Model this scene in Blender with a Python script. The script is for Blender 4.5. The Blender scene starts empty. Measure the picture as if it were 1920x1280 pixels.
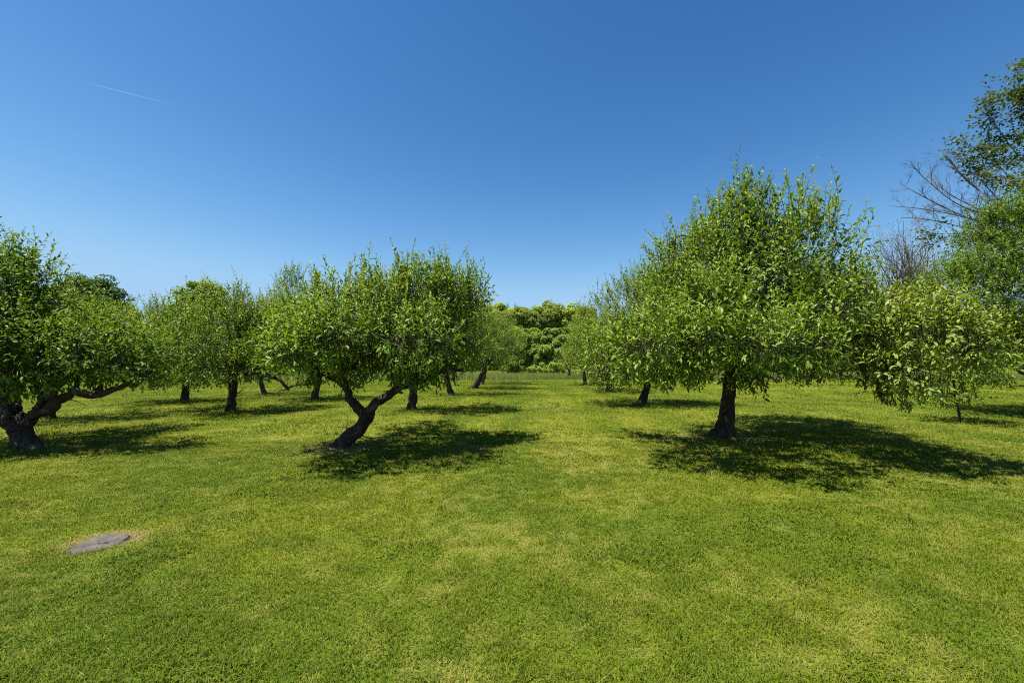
import bpy, math, random
import numpy as np
from mathutils import Vector

R = np.random.default_rng(11)
random.seed(5)
S = bpy.context.scene
COL = S.collection
PI = math.pi

# ------------------------------------------------------------------ camera
F = 800.0
CAM = np.array([0.0, 0.0, 1.3])
PITCH = math.atan(46 / F)
cam = bpy.data.cameras.new('camera')
cam.sensor_width = 36
cam.lens = 15
cam.clip_start = 0.05
cam.clip_end = 20000
co = bpy.data.objects.new('camera', cam)
COL.objects.link(co)
co.location = CAM
co.rotation_euler = (PI / 2 + PITCH, 0, 0)
S.camera = co


def ray(px, py):
    u, v = (px - 960) / F, (640 - py) / F
    c, s = math.cos(PITCH), math.sin(PITCH)
    return np.array([u, c - s * v, s + c * v])


def at(px, py, Y):
    d = ray(px, py)
    return CAM + d * (Y / d[1])


def dist(py):
    d = ray(960, py)
    return -CAM[2] / d[2] * d[1]


# ------------------------------------------------------------------ noise
def vnoise(p, seed=0):
    p = np.asarray(p, float)
    i = np.floor(p).astype(np.int64)
    f = p - i
    f = f * f * (3 - 2 * f)
    dim = p.shape[1]
    out = np.zeros(len(p))
    for c in range(1 << dim):
        w = np.ones(len(p))
        h = np.full(len(p), seed * 7919 + 13, np.int64)
        for k in range(dim):
            b = (c >> k) & 1
            w *= f[:, k] if b else 1 - f[:, k]
            h = (h * 1103515245 + (i[:, k] + b) * (374761393, 668265263, 2147483647)[k]) & 0x7fffffff
            h = ((h ^ (h >> 13)) * 1274126177) & 0x7fffffff
        h = (h ^ (h >> 16)) & 0xffff
        out += w * h / 65535.0
    return out


def fbm(p, o=3, seed=0):
    p = np.asarray(p, float)
    a, t, r = 1.0, 0.0, 0
    for k in range(o):
        r = r + a * vnoise(p * 2 ** k + 17.3 * k, seed + k)
        t += a
        a *= .5
    return r / t


def gz(x, y):
    x = np.asarray(x, float)
    y = np.asarray(y, float)
    m = np.clip((np.hypot(x, y) - 3) / 5, 0, 1)
    z = m * (.030 * np.sin(x * .55 + 1.0) * np.sin(y * .42 + .6) + .018 * np.sin(x * .21 - y * 1.15 + 2.0)
             + .02 * np.sin(y * .8 + x * .35))
    rm = np.clip((y - 16) / 4, 0, 1) * np.clip((x - 8) / 6, 0, 1) * np.clip((40 - y) / 8, 0, 1)
    z = z + rm * .10 * np.sin(y * .85 + x * .22)
    h = np.clip(y - 76, 0, 90)
    return z + .075 * h + .03 * np.clip(y - 166, 0, 400)


# ------------------------------------------------------------------ mesh helpers
def link(o, parent=None):
    COL.objects.link(o)
    if parent is not None:
        o.parent = parent
    return o


def mk(name, V, faces, mat, parent=None, attrs=None, smooth=False):
    """faces: list of integer arrays (n,3) / (n,4)"""
    me = bpy.data.meshes.new(name)
    V = np.asarray(V, np.float32)
    me.vertices.add(len(V))
    me.vertices.foreach_set('co', V.ravel())
    li, ls, lt, pos = [], [], [], 0
    for f in faces:
        f = np.asarray(f, np.int32)
        if len(f) == 0:
            continue
        n, k = f.shape
        li.append(f.ravel())
        ls.append(pos + np.arange(n, dtype=np.int32) * k)
        lt.append(np.full(n, k, np.int32))
        pos += n * k
    li = np.concatenate(li)
    ls = np.concatenate(ls)
    me.loops.add(len(li))
    me.loops.foreach_set('vertex_index', li)
    me.polygons.add(len(ls))
    me.polygons.foreach_set('loop_start', ls)
    if smooth:
        me.polygons.foreach_set('use_smooth', np.ones(len(ls), bool))
    else:
        me.polygons.foreach_set('use_smooth', np.zeros(len(ls), bool))
    for k, a in (attrs or {}).items():
        at_ = me.attributes.new(k, 'FLOAT', 'POINT')
        at_.data.foreach_set('value', np.asarray(a, np.float32))
    me.update(calc_edges=True)
    me.materials.append(mat)
    o = bpy.data.objects.new(name, me)
    return link(o, parent)


def tag(o, label=None, cat=None, group=None, kind=None):
    if label:
        o['label'] = label
    if cat:
        o['category'] = cat
    if group:
        o['group'] = group
    if kind:
        o['kind'] = kind
    return o


def empty(name, loc, label, cat, group=None):
    o = bpy.data.objects.new(name, None)
    o.empty_display_size = .3
    o.location = loc
    link(o)
    return tag(o, label, cat, group)


def spline(P, r, step):
    """Catmull-Rom resample of a polyline with radii."""
    P = np.asarray(P, float)
    r = np.asarray(r, float)
    if len(P) == 2:
        P = np.array([P[0], (P[0] + P[1]) / 2, P[1]])
        r = np.array([r[0], (r[0] + r[1]) / 2, r[1]])
    Q = np.vstack([2 * P[0] - P[1], P, 2 * P[-1] - P[-2]])
    op, orr = [], []
    for i in range(len(P) - 1):
        a, b, c, d = Q[i], Q[i + 1], Q[i + 2], Q[i + 3]
        n = max(2, int(np.linalg.norm(c - b) / step))
        for t in np.arange(n) / n:
            op.append(.5 * (2 * b + (c - a) * t + (2 * a - 5 * b + 4 * c - d) * t * t + (3 * b - a - 3 * c + d) * t ** 3))
            orr.append(r[i] * (1 - t) + r[i + 1] * t)
    op.append(P[-1])
    orr.append(r[-1])
    return np.array(op), np.array(orr)


def tube(P, r, sides=8, rough=0.0, seed=0, flare=None):
    """returns V, quads, tris for a tapering tube along P (world coords)"""
    P = np.asarray(P, float)
    n = len(P)
    T = np.gradient(P, axis=0)
    T /= np.linalg.norm(T, axis=1)[:, None] + 1e-9
    ref = np.array([0.0, 1.0, 0.13])
    N = np.cross(T, ref)
    N /= np.linalg.norm(N, axis=1)[:, None] + 1e-9
    B = np.cross(T, N)
    a = np.arange(sides) * 2 * PI / sides
    rr = np.repeat(np.asarray(r)[:, None], sides, 1)
    if flare is not None:
        lob = 1 + flare[:, None] * (.55 + .45 * np.cos(a * 5 + seed + np.sin(a * 2 + seed)))[None, :]
        rr = rr * lob
    V = P[:, None, :] + rr[..., None] * (np.cos(a)[None, :, None] * N[:, None, :] + np.sin(a)[None, :, None] * B[:, None, :])
    V = V.reshape(-1, 3)
    if rough > 0:
        C = np.repeat(P, sides, 0)
        D = V - C
        k = np.linalg.norm(D, axis=1)[:, None] + 1e-9
        s = 1.0 / max(.05, float(np.max(r)))
        nz = (fbm(V * s * 1.1, 3, seed) - .5) * 1.5 + (vnoise(V * s * np.array([4.5, 4.5, 1.6]), seed + 9) - .5) * .55
        V = C + D * (1 + rough * nz[:, None])
    i = np.arange(n - 1)[:, None] * sides
    j = np.arange(sides)[None, :]
    jn = (j + 1) % sides
    q = np.stack([i + j, i + jn, i + sides + jn, i + sides + j], -1).reshape(-1, 4)
    V = np.vstack([V, P[-1:] + T[-1:] * r[-1] * .5])
    k = (n - 1) * sides
    t = np.stack([k + np.arange(sides), k + (np.arange(sides) + 1) % sides, np.full(sides, n * sides)], -1)
    return V, q, t


class Acc:
    def __init__(s):
        s.V, s.q, s.t, s.n = [], [], [], 0

    def add(s, V, q, t):
        s.V.append(V)
        s.q.append(q + s.n)
        s.t.append(t + s.n)
        s.n += len(V)

    def build(s, name, mat, parent, smooth=True):
        return mk(name, np.vstack(s.V), [np.vstack(s.q), np.vstack(s.t)], mat, parent, smooth=smooth)


# ------------------------------------------------------------------ materials
def mat_new(name):
    m = bpy.data.materials.new(name)
    m.use_nodes = True
    nt = m.node_tree
    nt.nodes.clear()
    out = nt.nodes.new('ShaderNodeOutputMaterial')
    return m, nt, out


def nd(nt, t, **kw):
    n = nt.nodes.new(t)
    for k, v in kw.items():
        if k in n.inputs.keys():
            n.inputs[k].default_value = v
        else:
            setattr(n, k, v)
    return n


def ramp(nt, stops, src):
    n = nt.nodes.new('ShaderNodeValToRGB')
    e = n.color_ramp.elements
    while len(e) < len(stops):
        e.new(.5)
    for k, (p, c) in enumerate(stops):
        e[k].position = p
        e[k].color = (*c, 1)
    nt.links.new(src, n.inputs[0])
    return n.outputs[0]


def mixc(nt, fac, a, b, mode='MIX'):
    n = nt.nodes.new('ShaderNodeMix')
    n.data_type = 'RGBA'
    n.blend_type = mode
    for s, v in ((n.inputs[0], fac), (n.inputs[6], a), (n.inputs[7], b)):
        if isinstance(v, (int, float)):
            s.default_value = v
        elif isinstance(v, tuple):
            s.default_value = (*v, 1)
        else:
            nt.links.new(v, s)
    return n.outputs[2]


def math_(nt, op, a, b=None, c=None, clamp=False):
    n = nt.nodes.new('ShaderNodeMath')
    n.operation = op
    n.use_clamp = clamp
    for k, v in enumerate((a, b, c)):
        if v is None:
            continue
        if isinstance(v, (int, float)):
            n.inputs[k].default_value = v
        else:
            nt.links.new(v, n.inputs[k])
    return n.outputs[0]


def attr(nt, name):
    n = nt.nodes.new('ShaderNodeAttribute')
    n.attribute_name = name
    return n.outputs['Fac']


def leaf_mat(name, dark, mid, light, young, under, trans=.28, rough=.46, spec=.15):
    m, nt, out = mat_new(name)
    t = attr(nt, 'tint')
    y = attr(nt, 'young')
    c = ramp(nt, [(0, dark), (.5, mid), (1, light)], t)
    c = mixc(nt, y, c, young)
    g = nd(nt, 'ShaderNodeNewGeometry')
    c2 = mixc(nt, g.outputs['Backfacing'], c, under)
    c2 = mixc(nt, .55, c, c2)
    p = nd(nt, 'ShaderNodeBsdfPrincipled', Roughness=rough)
    p.inputs['Specular IOR Level'].default_value = spec
    nt.links.new(c2, p.inputs['Base Color'])
    tr = nd(nt, 'ShaderNodeBsdfTranslucent')
    tc = mixc(nt, 1.0, c, (1.5, 1.5, .5), 'MULTIPLY')
    nt.links.new(tc, tr.inputs['Color'])
    mx = nd(nt, 'ShaderNodeMixShader')
    mx.inputs[0].default_value = trans
    nt.links.new(p.outputs[0], mx.inputs[1])
    nt.links.new(tr.outputs[0], mx.inputs[2])
    nt.links.new(mx.outputs[0], out.inputs['Surface'])
    return m


def bark_mat(name, dark, light, scale=9, lich=.25):
    m, nt, out = mat_new(name)
    tc = nd(nt, 'ShaderNodeTexCoord')
    mp = nd(nt, 'ShaderNodeMapping')
    mp.inputs['Scale'].default_value = (1, 1, .45)
    nt.links.new(tc.outputs['Object'], mp.inputs[0])
    n1 = nd(nt, 'ShaderNodeTexNoise', Scale=scale, Detail=7.0, Roughness=.65)
    nt.links.new(mp.outputs[0], n1.inputs['Vector'])
    v = nd(nt, 'ShaderNodeTexVoronoi', Scale=scale * 3.0)
    v.feature = 'DISTANCE_TO_EDGE'
    nt.links.new(mp.outputs[0], v.inputs['Vector'])
    c = ramp(nt, [(.3, dark), (.62, light), (.8, tuple(min(1, k * 1.5) for k in light))], n1.outputs[0])
    crack = ramp(nt, [(0, (.35, .35, .35)), (.12, (1, 1, 1))], v.outputs['Distance'])
    c = mixc(nt, .8, c, crack, 'MULTIPLY')
    n2 = nd(nt, 'ShaderNodeTexNoise', Scale=scale * .8, Detail=4.0)
    nt.links.new(tc.outputs['Object'], n2.inputs['Vector'])
    lm = ramp(nt, [(.58, (0, 0, 0)), (.66, (lich, lich, lich))], n2.outputs[0])
    c = mixc(nt, lm, c, (.26, .27, .22))
    p = nd(nt, 'ShaderNodeBsdfPrincipled', Roughness=.9)
    p.inputs['Specular IOR Level'].default_value = .2
    nt.links.new(c, p.inputs['Base Color'])
    h = math_(nt, 'ADD', math_(nt, 'MULTIPLY', v.outputs['Distance'], 1.2, clamp=False), n1.outputs[0])
    b = nd(nt, 'ShaderNodeBump', Strength=.9, Distance=.03)
    nt.links.new(h, b.inputs['Height'])
    nt.links.new(b.outputs[0], p.inputs['Normal'])
    nt.links.new(p.outputs[0], out.inputs['Surface'])
    return m


APPLE = leaf_mat('apple_leaf', (.0629, .1201, .0074), (.1174, .1883, .0118), (.1940, .2595, .0206), (.2727, .3256, .0368), (.1783, .2290, .0515))
APPLE_PALE = leaf_mat('apple_leaf_pale', (.0920, .1389, .0115), (.1636, .2183, .0201), (.2454, .2976, .0359), (.3068, .3522, .0502), (.2249, .2679, .0718))
APPLE_DARK = leaf_mat('apple_leaf_dark', (.0472, .1018, .0066), (.0891, .1577, .0096), (.1573, .2188, .0162), (.2202, .2798, .0258), (.1468, .1933, .0405))
MAPLE = leaf_mat('maple_leaf', (.0213, .0595, .0085), (.0425, .0978, .0119), (.0723, .1360, .0170), (.0765, .1445, .0170), (.0680, .1105, .0425), trans=.35, spec=.12)
MAPLE_BLUE = leaf_mat('sparse_maple_leaf', (.035, .055, .016), (.062, .085, .02), (.10, .12, .028), (.12, .13, .03), (.10, .12, .06), trans=.3)
ASH = leaf_mat('ash_leaf', (.0983, .1671, .0215), (.1617, .2395, .0300), (.2310, .3063, .0429), (.2426, .3174, .0484), (.1733, .2228, .0644), trans=.45, spec=.1)
WOOD_A = leaf_mat('wood_leaf_olive', (.1213, .1705, .0280), (.1941, .2471, .0439), (.2506, .3010, .0598), (.2668, .3143, .0637), (.2103, .2605, .0719), trans=.55, spec=.06)
WOOD_B = leaf_mat('wood_leaf_green', (.1474, .2161, .0337), (.2547, .3212, .0506), (.3487, .3953, .0674), (.3754, .4077, .0787), (.2950, .3459, .0900), trans=.55, spec=.06)
YELLOW = leaf_mat('yellow_leaf', (.0770, .1050, .0084), (.1190, .1470, .0126), (.1540, .1820, .0210), (.1680, .1960, .0210), (.1120, .1260, .0350), trans=.35)
CONIFER = leaf_mat('conifer_needle', (.0084, .0224, .0112), (.0140, .0350, .0168), (.0245, .0490, .0210), (.0245, .0490, .0210), (.0210, .0420, .0210), trans=.1)
DRYTWIG = leaf_mat('dry_tip', (.0975, .0825, .0562), (.1425, .1200, .0825), (.1950, .1650, .1125), (.1500, .1500, .0750), (.1500, .1275, .0900), trans=.2)
BARK = bark_mat('apple_bark', (.020, .0145, .010), (.075, .055, .038), 7, .3)
BARK_GREY = bark_mat('grey_bark', (.05, .042, .035), (.15, .128, .105), 6)
TWIG = bark_mat('twig_bark', (.07, .054, .038), (.17, .138, .10), 14, .4)
m_sh, nt, out = mat_new('green_shoot')
p = nd(nt, 'ShaderNodeBsdfPrincipled', Roughness=.6)
p.inputs['Base Color'].default_value = (.035, .042, .012, 1)
p.inputs['Specular IOR Level'].default_value = .1
nt.links.new(p.outputs[0], out.inputs['Surface'])
SHOOT = m_sh

# ------------------------------------------------------------------ foliage
LEAF5 = np.array([(0, 0, 0), (.45, .26, .05), (.5, 0, -.03), (.45, -.26, .05), (1, 0, -.16)])  # along, across, normal


def unit(v):
    return v / (np.linalg.norm(v, axis=-1, keepdims=True) + 1e-9)


def leaves_mesh(pos, dirs, up, L, W, tint, young, simple):
    """pos (n,3) base, dirs unit, up unit-ish normal; returns V,quads,attrs"""
    n = len(pos)
    side = unit(np.cross(dirs, up))
    nor = np.cross(side, dirs)
    if simple:
        tpl = np.array([(0, 0, 0), (.48, .5, .03), (1, 0, -.1), (.48, -.5, .03)])
        fq = np.array([[0, 3, 2, 1]])
    else:
        tpl = np.array([(0, 0, 0), (.30, .43, .09), (.32, 0, .015), (.30, -.43, .09), (.68, .40, .05), (.68, 0, -.03), (.68, -.40, .05), (1, 0, -.17)])
    k = len(tpl)
    V = (pos[:, None, :] + dirs[:, None, :] * (tpl[None, :, 0:1] * L[:, None, None])
         + side[:, None, :] * (tpl[None, :, 1:2] * W[:, None, None])
         + nor[:, None, :] * (tpl[None, :, 2:3] * L[:, None, None]))
    if simple:
        f = (np.arange(n)[:, None, None] * k + fq[None]).reshape(-1, 4)
    else:
        b_ = np.arange(n)[:, None, None] * k
        f = ((b_ + np.array([[1, 2, 5, 4], [2, 3, 6, 5]])[None]).reshape(-1, 4),
             (b_ + np.array([[0, 2, 1], [0, 3, 2], [4, 5, 7], [5, 6, 7]])[None]).reshape(-1, 3))
    return V.reshape(-1, 3), f, np.repeat(tint, k), np.repeat(young, k)


def blob(px, py, rx, ry, Y, dep=None):
    c = at(px, py, Y)
    s = Y / F
    return (c, np.array([rx * s, dep if dep else (rx + ry) / 2 * s, ry * s]))


def sample_blobs(blobs, per_m2, rng, inner=.18, holes=(), gap=.40, gapscale=2.1, seed=0):
    P, N, top = [], [], []
    for bi, (c, r) in enumerate(blobs):
        area = 4 * PI * ((r[0] * r[1]) ** 1.6 / 3 + (r[0] * r[2]) ** 1.6 / 3 + (r[1] * r[2]) ** 1.6 / 3) ** (1 / 1.6)
        n = max(6, int(area * per_m2 * 1.42))
        nc = max(4, n // 7)
        dc = unit(rng.normal(size=(nc, 3)))
        ci = rng.integers(0, nc, n)
        d = unit(dc[ci] + rng.normal(size=(n, 3)) * (.26 / max(.5, float(np.mean(r)))))
        d = np.where((rng.random(n) < .22)[:, None], unit(rng.normal(size=(n, 3))), d)
        rad = np.where(rng.random(n) < inner, rng.uniform(.25, .75, n), np.clip(rng.uniform(.74, 1.0, nc)[ci] + rng.normal(size=n) * .06, .6, 1.08))
        p = c + d * r * rad[:, None]
        keep = np.ones(n, bool)
        for bj, (c2, r2) in enumerate(blobs):
            if bj != bi:
                keep &= (np.linalg.norm((p - c2) / r2, axis=1) > .62) | (rng.random(n) < .18)
        for (c2, r2) in holes:
            keep &= np.linalg.norm((p - c2) / r2, axis=1) > 1
        g = fbm(p * gapscale, 2, seed + 3)
        keep &= (g > gap) | (rad < .68)
        keep &= p[:, 2] > gz(p[:, 0], p[:, 1]) + .45
        P.append(p[keep])
        N.append(unit(d / r)[keep])
    return np.vstack(P), np.vstack(N)


def foliage(parent, blobs, mat, per_m2=34, leaf=.11, shoot=(.22, .5), simple=False, seed=1, holes=(), gap=.40,
            up=1.15, spacing=.030, width=.43, twig_mat=None, name='crown', inner=.40, gapscale=2.3, twigs=True):
    leaf = leaf * .78
    rng = np.random.default_rng(seed)
    P, N = sample_blobs(blobs, per_m2, rng, inner, holes, gap, gapscale, seed)
    n = len(P)
    upness = np.clip(N[:, 2] * .8 + .5, 0, 1)
    D = unit(N * (.6 - .25 * upness)[:, None] + np.array([0, 0, 1.0]) * (up * upness ** 1.5)[:, None] + np.array([0, 0, -.35]) * (1 - upness)[:, None]
             + rng.normal(size=(n, 3)) * .28)
    L = rng.uniform(*shoot, n) * (.5 + .75 * upness ** 2) * np.where(rng.random(n) < .10, 1.55, 1)
    stint = np.clip(rng.normal(.45, .2, n) + (fbm(P * .8, 2, seed + 40) - .5) * .7, 0, 1)
    cnt = np.maximum(4, (L / spacing).astype(int))
    idx = np.repeat(np.arange(n), cnt)
    start = np.cumsum(cnt) - cnt
    k = np.arange(len(idx)) - start[idx]
    t = (k + .5) / cnt[idx]
    ref = unit(np.cross(D, np.array([.31, .87, .22])))
    bn = np.cross(D, ref)
    ang = k * 2.39996 + rng.uniform(0, 6.28, n)[idx] + rng.normal(size=len(idx)) * .3
    rad = ref[idx] * np.cos(ang)[:, None] + bn[idx] * np.sin(ang)[:, None]
    bend = unit(rng.normal(size=(n, 3)) * np.array([1, 1, .3])) * (L * .18)[:, None]
    base = P[idx] + D[idx] * (t * L[idx])[:, None] + bend[idx] * (t ** 2)[:, None]
    spread = rng.uniform(.55, 1.15, len(idx)) * (1.15 - .65 * t)
    ld = unit(D[idx] * .75 + rad * spread[:, None] + np.array([0, 0, -.12]) + rng.normal(size=base.shape) * .22)
    lup = unit(D[idx] * .9 + np.array([0, 0, .7]) + rng.normal(size=base.shape) * .38)
    ll = leaf * rng.uniform(.65, 1.15, len(idx)) * (1 - .45 * np.maximum(t - .65, 0) / .35)
    ww = ll * width * rng.uniform(.8, 1.15, len(idx))
    tint = np.clip(stint[idx] + rng.normal(size=len(idx)) * .16, 0, 1)
    young = np.clip((t - .62) / .38, 0, 1) * rng.uniform(.1, .9, n)[idx] * upness[idx]
    young = np.where(rng.random(len(idx)) < .025, .95, young)
    V, f, ti, yo = leaves_mesh(base, ld, lup, ll, ww, tint, young, simple)
    o = mk(name, V, list(f) if isinstance(f, tuple) else [f], mat, parent, {'tint': ti, 'young': yo})
    if twigs:
        # stems: 3-sided, 3 rings, reaching back into the crown
        sp = np.stack([P - D * .12 - N * .10, P + D * (L * .5)[:, None] + bend * .25, P + D * L[:, None] + bend], 1)
        sr = np.array([.0045, .0034, .0016]) * (leaf / .11) * .9
        a = np.arange(3) * 2 * PI / 3
        ring = ref[:, None, :] * np.cos(a)[None, :, None] + bn[:, None, :] * np.sin(a)[None, :, None]
        VV = sp[:, :, None, :] + ring[:, None, :, :] * sr[None, :, None, None]
        VV = VV.reshape(-1, 3)
        b = np.arange(n)[:, None] * 9
        q = []
        for r_ in range(2):
            for s_ in range(3):
                q.append(np.stack([b[:, 0] + r_ * 3 + s_, b[:, 0] + r_ * 3 + (s_ + 1) % 3,
                                   b[:, 0] + r_ * 3 + 3 + (s_ + 1) % 3, b[:, 0] + r_ * 3 + 3 + s_], -1))
        tag(mk('twigs', VV, [np.vstack(q)], twig_mat or SHOOT, parent), kind='stuff')
    return o


def poly(pts, Ydef):
    """pts: (px,py[,dY])"""
    return np.array([at(p[0], p[1], Ydef + (p[2] if len(p) > 2 else 0)) for p in pts])


def branchlets(parent, limbs, blobs, n, seed, rmax=.022, bare=0, mat=None):
    """thin crooked branches from the limbs into the crown (one part), plus bare spur twigs near the limbs"""
    rng = np.random.default_rng(seed)
    nodes = np.vstack([l[max(0, len(l) // 4):] for l in limbs])
    A = Acc()
    tips = []
    w = np.array([np.prod(b[1]) ** .6 for b in blobs])
    w /= w.sum()
    for i in range(n):
        c, r = blobs[rng.choice(len(blobs), p=w)]
        tgt = c + unit(rng.normal(size=3)) * r * rng.uniform(.3, .88)
        allp = nodes if not tips else np.vstack([nodes] + tips)
        dd = np.linalg.norm(allp - tgt, axis=1)
        s = allp[np.argmin(dd)]
        Lg = np.linalg.norm(tgt - s)
        if Lg < .15:
            continue
        m1 = s + (tgt - s) * .33 + rng.normal(size=3) * Lg * .13
        m2 = s + (tgt - s) * .68 + rng.normal(size=3) * Lg * .12 + np.array([0, 0, Lg * .08])
        r0 = min(rmax, .010 + .012 * Lg)
        p, rr = spline([s, m1, m2, tgt], [r0, r0 * .75, r0 * .5, r0 * .25], max(.08, Lg / 8))
        A.add(*tube(p, rr, 5))
        tips.append(p[len(p) // 3:])
    if A.n:
        tag(A.build('branches', mat or BARK, parent), kind='stuff')
    A = Acc()
    for i in range(bare):
        s = nodes[rng.integers(len(nodes))]
        Lg = rng.uniform(.15, .5)
        d = unit(rng.normal(size=3) + np.array([0, -.3, .1]))
        p, rr = spline([s, s + d * Lg * .4 + rng.normal(size=3) * .04, s + d * Lg + np.array([0, 0, rng.uniform(-.15, .12)])],
                       [.011, .008, .003], .06)
        A.add(*tube(p, rr, 4))
    if A.n:
        tag(A.build('bare_spurs', TWIG, parent), kind='stuff')


def wood(root, trunk, tr, limbs, Y, sides=20, mat=None, seed=0, step=.045, flare=.9, rough=.46):
    """trunk mesh + one mesh per limb (sub-parts of the trunk). root is at the base; geometry in world coords shifted."""
    org = np.array(root.location)
    mat = mat or BARK
    P = poly(trunk, Y)
    P[0, 2] = gz(P[0, 0], P[0, 1]) - .06
    tr = [q_ * (.70 if sides >= 28 else .62) for q_ in tr]
    p, r = spline(P, tr, step)
    hh = np.linalg.norm(p - p[0], axis=1)
    fl = flare * np.exp(-hh / (tr[0] * 1.0))
    V, q, t = tube(p, r, sides, rough, seed, fl)
    to = mk('trunk', V - org, [q, t], mat, root, smooth=True)
    lines = [p]
    for k, (pts, r0, r1) in enumerate(limbs):
        Q = poly(pts, Y)
        rr = np.linspace(r0, r1, len(Q)) * .76
        p, r = spline(Q, rr, step)
        jit = np.stack([fbm(np.stack([np.arange(len(p)) * .23, np.full(len(p), k * 7.1 + c * 3.3 + seed)], -1), 2, seed + c) - .5 for c in range(3)], -1)
        env = np.minimum(1, np.arange(len(p)) / 5)[:, None]
        p = p + jit * env * min(.22, r0 * 2.0)
        A = Acc()
        A.add(*tube(p, r, max(6, sides // 2), rough * 1.2, seed + k + 1))
        if sides >= 28:
            rg = np.random.default_rng(seed * 7 + k)
            for _ in range(5):
                i_ = rg.integers(3, max(4, int(len(p) * .75)))
                d_ = unit(rg.normal(size=3) + np.array([0, -.3, .5]))
                e_ = p[i_] + d_ * (r[i_] * 1.1 + rg.uniform(.04, .16))
                q_, r_ = spline([p[i_], (p[i_] + e_) / 2 + rg.normal(size=3) * .01, e_], [r[i_] * .55, r[i_] * .42, r[i_] * .36], .05)
                A.add(*tube(q_, r_, 8, .2, k + 3))
        mk('limb', np.vstack(A.V) - org, [np.vstack(A.q), np.vstack(A.t)], mat, to, smooth=True)
        lines.append(p)
    return lines


def shift(blobs, org):
    return [(c - org, r) for c, r in blobs]


def apple(label, base, trunk, tr, limbs, blobs, Y=None, mat=APPLE, leaf=.11, per_m2=34, simple=False, seed=1,
          sides=20, branches=40, bare=0, holes=(), group='apple trees of the orchard', name='apple_tree', gap=.44,
          extra=(), flare=.7, **kw):
    Y = Y or dist(base[1])
    b = at(base[0], base[1], Y)
    root = empty(name, (b[0], b[1], float(gz(b[0], b[1]))), label, 'tree', group)
    org = np.array(root.location)
    lines = wood(root, trunk, tr, limbs, Y, sides, seed=seed, flare=flare)
    B = [blob(x[0], x[1], x[2], x[3], Y + (x[4] if len(x) > 4 else 0), x[5] * 1.33 if len(x) > 5 else None) for x in blobs]
    H = [blob(x[0], x[1], x[2], x[3], Y + x[4], x[5]) for x in holes]
    if branches:
        branchlets(root, [l - org for l in lines], shift(B, org), branches, seed + 5, bare=bare)
    foliage(root, shift(B, org), mat, per_m2, leaf, simple=simple, seed=seed + 9, holes=shift(H, org), gap=gap, **kw)
    for (bl, m, pm, lf, kk) in extra:
        EB = [blob(x[0], x[1], x[2], x[3], Y + x[4], x[5]) for x in bl]
        foliage(root, shift(EB, org), m, pm, lf, seed=seed + 77, **kk)
    return root


# ---- the big round tree on the right
apple('large rounded apple tree with a straight thick trunk and tall upright top shoots', (1355, 820),
      [(1356, 823), (1360, 795), (1364, 760), (1369, 715), (1371, 675), (1370, 640)], [.22, .185, .165, .155, .16, .145],
      [([(1372, 655), (1392, 580, .1), (1408, 480, .1), (1400, 390, 0)], .12, .03),
       ([(1369, 650), (1330, 590, -.2), (1285, 520, -.3), (1262, 450, -.2)], .10, .025),
       ([(1373, 645), (1440, 590, .3), (1510, 540, .4), (1560, 480, .3)], .10, .025),
       ([(1373, 660), (1460, 622, -.5), (1570, 655, -1.3), (1630, 700, -1.8), (1652, 738, -2.1), (1660, 752, -2.2)], .085, .02),
       ([(1520, 632, -.9), (1640, 628, -1.6), (1745, 650, -1.9), (1840, 668, -2.0)], .05, .012),
       ([(1368, 662), (1310, 645, -.4), (1245, 662, -.5), (1170, 680, -.2), (1110, 694, .1)], .07, .015),
       ([(1369, 640), (1350, 560, .8), (1330, 470, 1.0)], .08, .02)],
      [(1395, 532, 138, 132, 0, 1.75), (1388, 450, 72, 62, 0, .9), (1392, 405, 34, 46, 0, .5), (1290, 530, 76, 92, -.1, 1.2), (1500, 574, 68, 66, .1, 1.3),
       (1300, 628, 100, 70, -.5, 1.0), (1495, 610, 115, 75, .2, 1.1), (1400, 620, 90, 50, -.9, .6), (1450, 672, 75, 38, -.6, .6),
       (1240, 680, 50, 30, -.8, .5), (1390, 700, 55, 25, -.9, .35), (1562, 605, 50, 66, -.4, .8), (1440, 490, 46, 46, .2, .8),
       (1225, 645, 62, 42, -1.9, .6), (1150, 672, 55, 30, .1, .7), (1285, 672, 55, 24, -2.0, .6), (1330, 590, 80, 55, -1.6, .6), (1530, 590, 70, 50, -1.9, .6), (1480, 652, 70, 30, -2.4, .6), (1330, 642, 62, 24, -2.6, .6), (1430, 655, 60, 22, -2.9, .5), (1428, 706, 36, 20, -1.0, .3), (1300, 700, 44, 16, -.8, .3), (1545, 690, 34, 18, -1.2, .3), (1190, 692, 46, 16, -.6, .4), (1240, 702, 36, 13, -1.2, .35), (1200, 655, 50, 26, -2.3, .5), (1400, 560, 120, 105, 1.9, .9), (1490, 585, 80, 75, 1.4, .9)],
      holes=[(1437, 602, 42, 40, -1.5, 2.4)],
      leaf=.128, per_m2=40, spacing=.042, seed=21, gap=.43, gapscale=2.2, sides=30, flare=1.15, branches=110, bare=60, shoot=(.22, .46),
      extra=[([(1705, 632, 108, 50, -2.3, 1.1), (1665, 690, 52, 34, -2.4, .6), (1790, 655, 62, 46, -2.5, .7), (1640, 596, 46, 46, -1.6, .8),
               (1725, 714, 52, 22, -2.6, .5), (1672, 735, 30, 16, -2.3, .4), (1840, 652, 34, 32, -2.5, .5), (1625, 650, 45, 40, -1.9, .6), (1712, 590, 52, 22, -1.8, .7)], APPLE_PALE, 50, .12,
              dict(shoot=(.16, .3), name='crown', gap=.36, spacing=.042))])

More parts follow.
